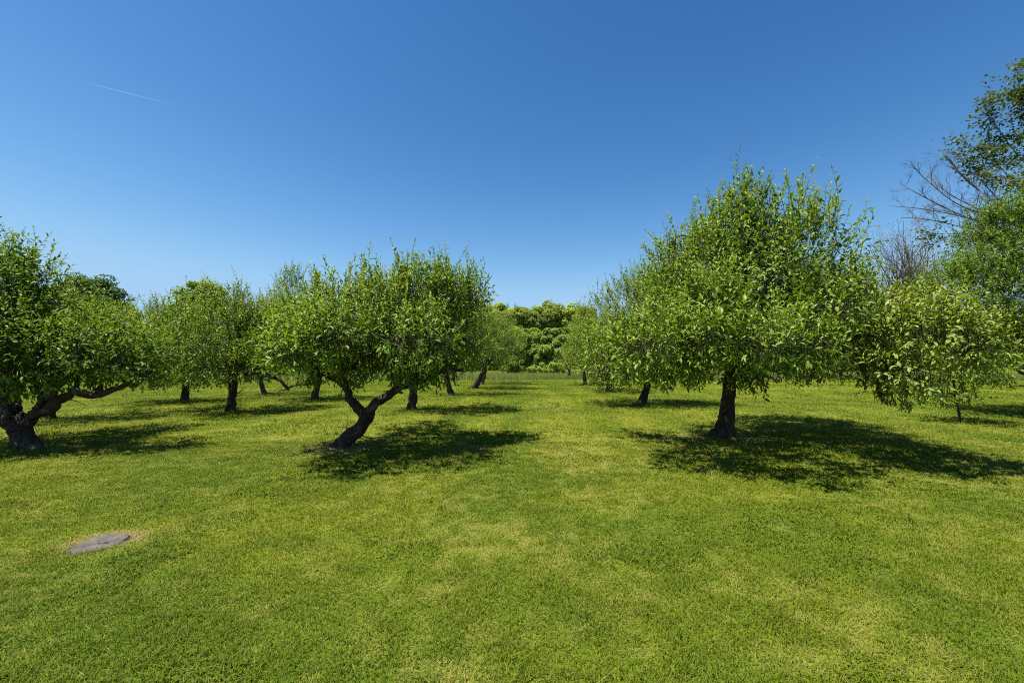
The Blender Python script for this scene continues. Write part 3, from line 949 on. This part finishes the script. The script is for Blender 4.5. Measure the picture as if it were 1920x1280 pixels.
# ------------------------------------------------------------------ the lawn
STONE_PX = [(112, 1036), (128, 1027), (150, 1017), (176, 1008), (205, 1003.5), (232, 1003), (247, 1005.5), (243, 1011), (228, 1018), (206, 1026), (178, 1033), (148, 1038.5), (126, 1039)]
STONE = np.array([at(x, y, dist(y))[:2] for x, y in STONE_PX])
ALLB = [np.array(o.location)[:2] for o in bpy.data.objects if 'apple_tree' in o.name]
BASES = np.array([at(x, y, dist(y))[:2] for x, y in ((1350, 822), (636, 836), (42, 843))])
DRYP = [(1110, 900, 1.3, .5), (700, 985, .7, .35), (1190, 1080, .45, .5), (1060, 1060, .35, .4), (330, 985, .6, .4), (1500, 1120, .4, .4), (940, 1220, .3, .45),
        (560, 1120, .3, .35), (1000, 860, 1.1, .35), (450, 1230, .25, .5), (1700, 960, .6, .3), (1180, 985, .5, .45), (1500, 770, 2.2, .5), (1590, 745, 2.5, .45),
        (150, 760, 3.5, .5), (1020, 765, 1.3, .45), (860, 1010, .5, .4), (1010, 735, 2.5, .3)]
LUSHP = [(940, 905, .55, .6), (1000, 1190, .4, .5), (1180, 1000, .4, .3), (1330, 1170, .35, .5), (120, 1180, .3, .6), (760, 1080, .5, .4), (1350, 1000, .5, .4), (300, 930, .8, .4),
         (1500, 940, .8, .3), (630, 1200, .3, .4)]


def poly_dist(x, y, poly_):
    """signed distance, negative inside"""
    p = np.stack([x, y], -1)
    n = len(poly_)
    dmin = np.full(len(p), 1e9)
    inside = np.zeros(len(p), bool)
    for i in range(n):
        a, b_ = poly_[i], poly_[(i + 1) % n]
        ab = b_ - a
        t_ = np.clip(((p - a) @ ab) / (ab @ ab), 0, 1)
        dmin = np.minimum(dmin, np.linalg.norm(p - a - t_[:, None] * ab, axis=1))
        c = ((a[1] > y) != (b_[1] > y)) & (x < (b_[0] - a[0]) * (y - a[1]) / (b_[1] - a[1] + 1e-12) + a[0])
        inside ^= c
    return np.where(inside, -dmin, dmin)


def lawn_state(x, y):
    """dry 0..1, lush 0..1, bare 0..1 of the turf"""
    p = np.stack([x, y], -1)
    far = np.clip((y - 6) / 14, 0, 1)
    n = fbm(p * .55, 4, 3)
    n2 = fbm(p * 2.3, 4, 8)
    n3 = fbm(p * np.array([.9, .28]), 3, 12)
    dry = np.clip((n - .46) * .3 + (n2 - .5) * 1.05 * (1 - .6 * far) + (vnoise(p * 11, 77) - .5) * 1.1 * (1 - far) + (n3 - .5) * .5 + .24 - .20 * far, 0, 1)
    lush = np.clip((fbm(p * .8 + 31, 4, 21) - .5) * 2.0 + (fbm(p * 3.1, 3, 25) - .5) * 1.2 * (1 - far) + .42, 0, 1)
    for px, py, s, a in DRYP:
        c = at(px, py, dist(py))
        g = np.exp(-(((x - c[0]) ** 2 + ((y - c[1]) * .8) ** 2) / (2 * s * s)))
        dry = dry + g * a * .16 * (.2 + 1.2 * n2)
    for px, py, s, a in LUSHP:
        c = at(px, py, dist(py))
        g = np.exp(-(((x - c[0]) ** 2 + ((y - c[1]) * .6) ** 2) / (2 * s * s)))
        lush = lush + g * a
        dry = dry - g * a * .5
    # faint mowing passes running away from the camera and across on the far lawn
    w = x - .042 * y + .25 * np.sin(y * .3)
    st = -np.cos(w * 2 * PI / 1.7) * np.clip((y - 3) / 3, 0, 1)
    dry = dry + .11 * st
    lush = lush - .2 * st
    st2 = np.sin(y * 2 * PI / 1.7 + x * .25) * np.clip((y - 9) / 6, 0, 1) * np.clip(np.abs(x - .05 * y) / 3 - .4, 0, 1)
    dry = dry + .09 * st2
    fy = np.clip((y - 4) / 4, 0, 1)
    dry = dry + .20 * np.exp(-((x - .28 - .035 * y) / .38) ** 2) * fy
    lush = lush + .45 * np.exp(-((x + .30 - .02 * y) / .33) ** 2) * fy
    dry = dry - .15 * np.exp(-((x + .30 - .02 * y) / .33) ** 2) * fy
    near = (x < -1.2) & (x > -6) & (y > 2.5) & (y < 7)
    bare = np.zeros(len(x))
    if near.any():
        sd = poly_dist(x[near], y[near], STONE)
        ctr = STONE.mean(0)
        back = np.clip(((y[near] - ctr[1]) * .9 - (x[near] - ctr[0]) * .25) / .25 + .55, .12, 1)
        rim = np.exp(-(np.clip(sd, 0, None) / .08) ** 2) * back
        halo = np.exp(-(np.clip(sd, 0, None) / .17) ** 2) * back * .55
        dry[near] = np.maximum(dry[near], np.clip(rim * 1.4 + halo, 0, 1.4))
        bare[near] = np.clip(rim * 1.2, 0, 1)
    for k, c in enumerate(BASES):
        g = np.exp(-(((x - c[0]) ** 2 + (y - c[1]) ** 2) / (2 * (.40 if k else .45) ** 2)))
        bare = np.maximum(bare, np.clip(g * 1.5 * (.4 + n2), 0, 1))
    return np.clip(dry, 0, 1.3), np.clip(lush, 0, 1), np.clip(bare, 0, 1)


def grass_color(nt, blade):
    dry, lush, bare = attr(nt, 'dry'), attr(nt, 'lush'), attr(nt, 'bare')
    g = mixc(nt, lush, (.130, .158, .009), (.082, .124, .007))
    if blade:
        r = attr(nt, 'rnd')
        k = math_(nt, 'MULTIPLY_ADD', r, .85, .55)
        g = mixc(nt, 1.0, g, k, 'MULTIPLY')
        sh = math_(nt, 'SUBTRACT', math_(nt, 'MULTIPLY', dry, .8), r)
        sh = math_(nt, 'MULTIPLY_ADD', sh, 2.2, .42, clamp=True)
        straw = mixc(nt, r, (.24, .22, .048), (.34, .31, .09))
        straw = mixc(nt, math_(nt, 'MULTIPLY', bare, .8, clamp=True), straw, (.42, .31, .14))
        return mixc(nt, sh, g, straw)
    tc = nd(nt, 'ShaderNodeNewGeometry')
    n = nd(nt, 'ShaderNodeTexNoise', Scale=38.0, Detail=5.0, Roughness=.7)
    nt.links.new(tc.outputs['Position'], n.inputs['Vector'])
    k = ramp(nt, [(.25, (.45, .45, .45)), (.75, (1.35, 1.35, 1.35))], n.outputs[0])
    c = mixc(nt, math_(nt, 'MULTIPLY', dry, .62, clamp=True), g, (.21, .205, .038))
    c = mixc(nt, 1.0, c, k, 'MULTIPLY')
    c = mixc(nt, math_(nt, 'MULTIPLY', bare, .9, clamp=True), c, mixc(nt, n.outputs[0], (.06, .042, .025), (.17, .125, .07)))
    return c


m_ground, nt, out = mat_new('lawn_turf')
p = nd(nt, 'ShaderNodeBsdfPrincipled', Roughness=.95)
p.inputs['Specular IOR Level'].default_value = .1
nt.links.new(grass_color(nt, False), p.inputs['Base Color'])
g = nd(nt, 'ShaderNodeNewGeometry')
n = nd(nt, 'ShaderNodeTexNoise', Scale=55.0, Detail=4.0, Roughness=.7)
nt.links.new(g.outputs['Position'], n.inputs['Vector'])
bp = nd(nt, 'ShaderNodeBump', Strength=.8, Distance=.03)
nt.links.new(n.outputs[0], bp.inputs['Height'])
nt.links.new(bp.outputs[0], p.inputs['Normal'])
nt.links.new(p.outputs[0], out.inputs['Surface'])

m_blade, nt, out = mat_new('grass_blade')
c = grass_color(nt, True)
p = nd(nt, 'ShaderNodeBsdfPrincipled', Roughness=.6)
p.inputs['Specular IOR Level'].default_value = .12
nt.links.new(c, p.inputs['Base Color'])
tr = nd(nt, 'ShaderNodeBsdfTranslucent')
nt.links.new(mixc(nt, 1.0, c, (1.3, 1.35, .8), 'MULTIPLY'), tr.inputs['Color'])
mx = nd(nt, 'ShaderNodeMixShader')
mx.inputs[0].default_value = .35
nt.links.new(p.outputs[0], mx.inputs[1])
nt.links.new(tr.outputs[0], mx.inputs[2])
nt.links.new(mx.outputs[0], out.inputs['Surface'])

# the ground sheet: dense near the camera, stretching to the horizon
ux = np.linspace(-1, 1, 301)
gx = np.sign(ux) * (np.sinh(np.abs(ux) * 6.2) / np.sinh(6.2)) * 900
gx = np.unique(np.concatenate([gx[np.abs(gx) > 9], np.arange(-9, 9.01, .09)]))
gy = np.unique(np.concatenate([np.arange(-12, 1.5, .5), np.arange(1.5, 12, .09), 12 + np.cumsum(.1 * 1.028 ** np.arange(215))]))
X, Yg = np.meshgrid(gx, gy)
x, y = X.ravel(), Yg.ravel()
z = gz(x, y)
nst = (x < -1.2) & (x > -6) & (y > 2.5) & (y < 7)
sd = poly_dist(x[nst], y[nst], STONE)
z[nst] -= .02 * (sd < -.03)
dry, lush, bare = lawn_state(x, y)
W = len(gx)
i = (np.arange(len(gy) - 1)[:, None] * W + np.arange(W - 1)[None, :]).ravel()
go = mk('ground', np.stack([x, y, z], -1), [np.stack([i, i + 1, i + W + 1, i + W], -1)], m_ground, None, {'dry': dry, 'lush': lush, 'bare': bare}, smooth=True)
tag(go, kind='structure')


def blades(d0, d1, n0, pw, height, width, rng, tri=False, margin=1.0):
    dd = np.linspace(d0, d1, 400)
    dens = n0 * (2.4 / np.maximum(dd, 2.4)) ** pw * 2 * (1.22 * dd + margin)
    tot = int(np.trapz(dens, dd))
    cdf = np.cumsum(dens)
    cdf /= cdf[-1]
    y = np.interp(rng.random(tot), cdf, dd)
    x = rng.uniform(-1, 1, tot) * (1.22 * y + margin)
    dry, lush, bare = lawn_state(x, y)
    keep = rng.random(tot) > bare * .45
    nst = (x < -1.2) & (x > -6) & (y > 2.5) & (y < 7)
    sd = np.full(tot, 1.0)
    sd[nst] = poly_dist(x[nst], y[nst], STONE)
    keep &= sd > .012 - .075 * fbm(np.stack([x, y], -1) * 9, 2, 44) * (y < 4.1 - .05 * x * 0)
    x, y, dry, lush, bare = x[keep], y[keep], dry[keep], lush[keep], bare[keep]
    n = len(x)
    lod = np.maximum(1, y / 3.2)
    clump = fbm(np.stack([x, y], -1) * 5.0, 2, 51)
    h = height * rng.uniform(.45, 1.15, n) * (.6 + .8 * clump) * (1 - .25 * np.clip(dry, 0, 1)) * lod ** .22
    h = np.where(rng.random(n) < .012, h * 1.9, h)
    for c in ALLB:
        h = h * (1 + 1.3 * np.exp(-((np.hypot(x - c[0], y - c[1]) - .26) / .13) ** 2) * rng.random(n))
    a = rng.uniform(0, 2 * PI, n) + 1.5 * (fbm(np.stack([x, y], -1) * 1.7, 2, 60) - .5)
    lean = rng.uniform(.15, 1.5, n)
    flat = rng.random(n) < .02
    dry = np.where(flat, np.maximum(dry, .95), dry)
    lean = np.where(flat, rng.uniform(2.5, 6, n), lean)
    h = np.where(flat, np.maximum(h * .6, .012), h)
    clover = (fbm(np.stack([x, y], -1) * 1.3 + 5, 3, 91) > .60) & (rng.random(n) < .30) & ~flat
    dry = np.where(clover, dry * .2, dry)
    lush = np.where(clover, 1.0, lush)
    dx, dy = np.cos(a), np.sin(a)
    w = width * np.where(clover, 2.4, 1) * rng.uniform(.6, 1.3, n) * lod ** .8 * .5
    # width across the lean with a random twist
    b_ = a + PI / 2 + rng.normal(size=n) * .5
    sx, sy = np.cos(b_) * w, np.sin(b_) * w
    z = gz(x, y) - .006
    rnd = rng.random(n)
    if tri:
        V = np.stack([np.stack([x - sx, y - sy, z], -1), np.stack([x + sx, y + sy, z], -1),
                      np.stack([x + dx * lean * h, y + dy * lean * h, z + h], -1)], 1)
        k = 3
        fa = [(np.arange(n) * 3)[:, None] + np.array([0, 1, 2])[None]]
    else:
        mx_, mz = lean * h * .3, h * .62
        V = np.stack([np.stack([x - sx, y - sy, z], -1), np.stack([x + sx, y + sy, z], -1),
                      np.stack([x + dx * mx_ + sx * .8, y + dy * mx_ + sy * .8, z + mz], -1),
                      np.stack([x + dx * mx_ - sx * .8, y + dy * mx_ - sy * .8, z + mz], -1),
                      np.stack([x + dx * lean * h, y + dy * lean * h, z + h * .92], -1)], 1)
        k = 5
        bs = (np.arange(n) * 5)[:, None]
        fa = [bs + np.array([0, 1, 2, 3])[None], bs + np.array([3, 2, 4])[None]]
    return V.reshape(-1, 3), fa, {q: np.repeat(v, k) for q, v in (('dry', dry), ('lush', lush), ('bare', bare), ('rnd', rnd))}


rng = np.random.default_rng(9)
V1, f1, a1 = blades(1.7, 7.5, 17000, 1.35, .034, .0037, rng)
V2, f2, a2 = blades(7.5, 41, 12000, 1.5, .036, .0052, rng, tri=True, margin=2.0)
f2 = [f + len(V1) for f in f2]
lo = mk('grass', np.vstack([V1, V2]), f1 + f2, m_blade, None, {k: np.concatenate([a1[k], a2[k]]) for k in a1})
tag(lo, 'short mown lawn grass, green with straw-coloured patches', 'grass', kind='stuff')

# unmown strip along the far edge
m_tall, nt, out = mat_new('tall_grass_blade')
r = attr(nt, 'tint')
c = ramp(nt, [(0, (.20, .235, .05)), (.6, (.30, .32, .09)), (1, (.42, .42, .17))], r)
p = nd(nt, 'ShaderNodeBsdfPrincipled', Roughness=.8)
p.inputs['Specular IOR Level'].default_value = .04
nt.links.new(c, p.inputs['Base Color'])
tr = nd(nt, 'ShaderNodeBsdfTranslucent')
nt.links.new(c, tr.inputs['Color'])
mx = nd(nt, 'ShaderNodeMixShader')
mx.inputs[0].default_value = .35
nt.links.new(p.outputs[0], mx.inputs[1])
nt.links.new(tr.outputs[0], mx.inputs[2])
nt.links.new(mx.outputs[0], out.inputs['Surface'])
n = 120000
y = 40 + 42 * rng.random(n) ** 1.8
x = rng.uniform(-1, 1, n) * (y * 1.3 + 4)
y = y + .6 * np.sin(x * .21)
h = rng.uniform(.24, .5, n)
a = rng.uniform(0, 6.28, n)
w = rng.uniform(.012, .03, n)
z = gz(x, y)
V = np.stack([np.stack([x - w, y, z - .02], -1), np.stack([x + w, y + .01, z - .02], -1),
              np.stack([x + np.cos(a) * h * .3, y + np.sin(a) * h * .3, z + h], -1)], 1).reshape(-1, 3)
tint = np.clip(rng.normal(.5, .22, n) + (fbm(np.stack([x, y], -1) * .3, 2, 70) - .5), 0, 1)
tg = mk('tall_grass', V, [(np.arange(n) * 3)[:, None] + np.array([0, 1, 2])[None]], m_tall, None, {'tint': np.repeat(tint, 3)})
tag(tg, 'pale unmown grass standing along the far edge of the lawn', 'grass', kind='stuff')

# ------------------------------------------------------------------ the flat stone
m_st, nt, out = mat_new('slate_stone')
tc = nd(nt, 'ShaderNodeTexCoord')
n1 = nd(nt, 'ShaderNodeTexNoise', Scale=9.0, Detail=8.0, Roughness=.65)
n2 = nd(nt, 'ShaderNodeTexNoise', Scale=60.0, Detail=4.0)
nt.links.new(tc.outputs['Object'], n1.inputs['Vector'])
nt.links.new(tc.outputs['Object'], n2.inputs['Vector'])
c = ramp(nt, [(.3, (.014, .012, .009)), (.5, (.050, .044, .034)), (.7, (.10, .09, .07))], n1.outputs[0])
c = mixc(nt, .35, c, ramp(nt, [(.35, (.45, .45, .45)), (.65, (1.3, 1.3, 1.3))], n2.outputs[0]), 'MULTIPLY')
p = nd(nt, 'ShaderNodeBsdfPrincipled', Roughness=.8)
nt.links.new(c, p.inputs['Base Color'])
bp = nd(nt, 'ShaderNodeBump', Strength=.7, Distance=.02)
nt.links.new(n1.outputs[0], bp.inputs['Height'])
nt.links.new(bp.outputs[0], p.inputs['Normal'])
nt.links.new(p.outputs[0], out.inputs['Surface'])
ctr = STONE.mean(0)
rng = np.random.default_rng(3)
ring = []
ns = 72
idx = np.linspace(0, len(STONE), ns, endpoint=False)
for v in idx:
    i0 = int(v)
    f = v - i0
    ring.append(STONE[i0] * (1 - f) + STONE[(i0 + 1) % len(STONE)] * f)
ring = np.array(ring) - ctr
ring *= (1 + .03 * (rng.random((ns, 1)) - .5))
zc = float(gz(ctr[0], ctr[1]))
lv = []
for s, zz in ((1.02, -.06), (1.0, -.004), (.97, .004)) + tuple((q, None) for q in np.linspace(.9, .06, 14)):
    pts = ring * s
    if zz is None:
        nz = fbm(np.hstack([pts * 5.0, np.zeros((ns, 1))])[:, :2] + 9, 4, 31)
        # layered slate: stepped ledges running along the slab
        u = pts @ unit(np.array([.35, .94]))
        led = np.floor((u + .09 * nz) / .075) * .011
        zz_ = .016 + (nz - .5) * .022 + led * .6 - .012
    else:
        zz_ = np.full(ns, zz)
    lv.append(np.column_stack([pts, zz_]))
V = np.vstack(lv + [np.array([[0, 0, .016]])])
L = len(lv)
q = []
for k in range(L - 1):
    a = k * ns + np.arange(ns)
    b2 = k * ns + (np.arange(ns) + 1) % ns
    q.append(np.stack([a, b2, b2 + ns, a + ns], -1))
a = (L - 1) * ns + np.arange(ns)
t = np.stack([a, (L - 1) * ns + (np.arange(ns) + 1) % ns, np.full(ns, L * ns)], -1)
so = mk('flat_stone', V, [np.vstack(q), t], m_st)
so.location = (ctr[0], ctr[1], zc)
# outline runs clockwise in plan: make the normals face up
me = so.data
if sum(pl.normal.z for pl in me.polygons) < 0:
    me.flip_normals()
tag(so, 'flat grey slate slab sunk into the lawn with a dry straw rim', 'stone')

# ------------------------------------------------------------------ contrail far up
m_c, nt, out = mat_new('ice_trail')
a_ = attr(nt, 'fade')
df_ = nd(nt, 'ShaderNodeBsdfDiffuse', Color=(.85, .87, .9, 1))
dt_ = nd(nt, 'ShaderNodeBsdfTranslucent', Color=(.85, .87, .9, 1))
df = nd(nt, 'ShaderNodeMixShader')
nt.links.new(df_.outputs[0], df.inputs[1])
nt.links.new(dt_.outputs[0], df.inputs[2])
tp = nd(nt, 'ShaderNodeBsdfTransparent')
mx = nd(nt, 'ShaderNodeMixShader')
nt.links.new(a_, mx.inputs[0])
nt.links.new(tp.outputs[0], mx.inputs[1])
nt.links.new(df.outputs[0], mx.inputs[2])
nt.links.new(mx.outputs[0], out.inputs['Surface'])
e0, e1 = at(166, 156, 6000), at(330, 198, 6400)
tt = np.linspace(0, 1, 40)
p = e0[None] * (1 - tt[:, None]) + e1[None] * tt[:, None]
r = 3.0 + 5.0 * tt
r[0] = .5
V, q, t = tube(p, r, 8)
fade = np.concatenate([np.repeat(np.interp(tt, [0, .08, .35, .75, 1], [.02, .09, .085, .04, 0.0]), 8), [0]])
cto = mk('contrail', V - e0, [q, t], m_c, None, {'fade': fade}, smooth=True)
cto.location = e0
tag(cto, 'thin faint white aircraft trail high in the blue sky', 'contrail')

# ------------------------------------------------------------------ light
SH = np.array([.37, .13, -1.0])       # travel of the sunlight
el = math.atan2(1.0, math.hypot(SH[0], SH[1]))
az = math.atan2(-SH[0], -SH[1])
sl = bpy.data.lights.new('sun', 'SUN')
sl.energy = 5.0
sl.angle = math.radians(.53)
sl.color = (1.0, .95, .86)
so_ = bpy.data.objects.new('sun', sl)
COL.objects.link(so_)
so_.rotation_euler = Vector(SH).to_track_quat('-Z', 'Y').to_euler()
w = bpy.data.worlds.new('World')
S.world = w
w.use_nodes = True
nt = w.node_tree
bg = nt.nodes['Background']
sky = nt.nodes.new('ShaderNodeTexSky')
sky.sky_type = 'NISHITA'
sky.sun_disc = False
sky.sun_elevation = el
sky.sun_rotation = az
sky.air_density = 1.0
sky.dust_density = .05
sky.ozone_density = 2.5
sky.altitude = 300
# deepen the blue overhead as a polarising filter does
sp_ = nt.nodes.new('ShaderNodeSeparateColor')
cb_ = nt.nodes.new('ShaderNodeCombineColor')
nt.links.new(sky.outputs[0], sp_.inputs[0])
for k, (pw, kk) in enumerate(((2.1, 6.9), (1.5, 2.68), (1.2, 1.88))):
    v_ = math_(nt, 'POWER', math_(nt, 'MULTIPLY', sp_.outputs[k], .1), pw)
    nt.links.new(math_(nt, 'SMOOTH_MIN', math_(nt, 'MULTIPLY', v_, kk * 10 / 2.5), (1.53, 2.47, 3.6)[k], 1.3), cb_.inputs[k])
nt.links.new(cb_.outputs[0], bg.inputs[0])
bg.inputs[1].default_value = .10

S.view_settings.view_transform = 'Standard'
S.view_settings.look = 'None'
S.view_settings.exposure = 1.35
S.view_settings.gamma = 1
S.render.engine = 'CYCLES'
S.cycles.filter_width = 1.05
S.cycles.max_bounces = 6
S.cycles.diffuse_bounces = 4
S.cycles.glossy_bounces = 2
S.cycles.transmission_bounces = 4
S.cycles.transparent_max_bounces = 8
S.cycles.use_denoising = False
S.cycles.caustics_reflective = False
S.cycles.caustics_refractive = False
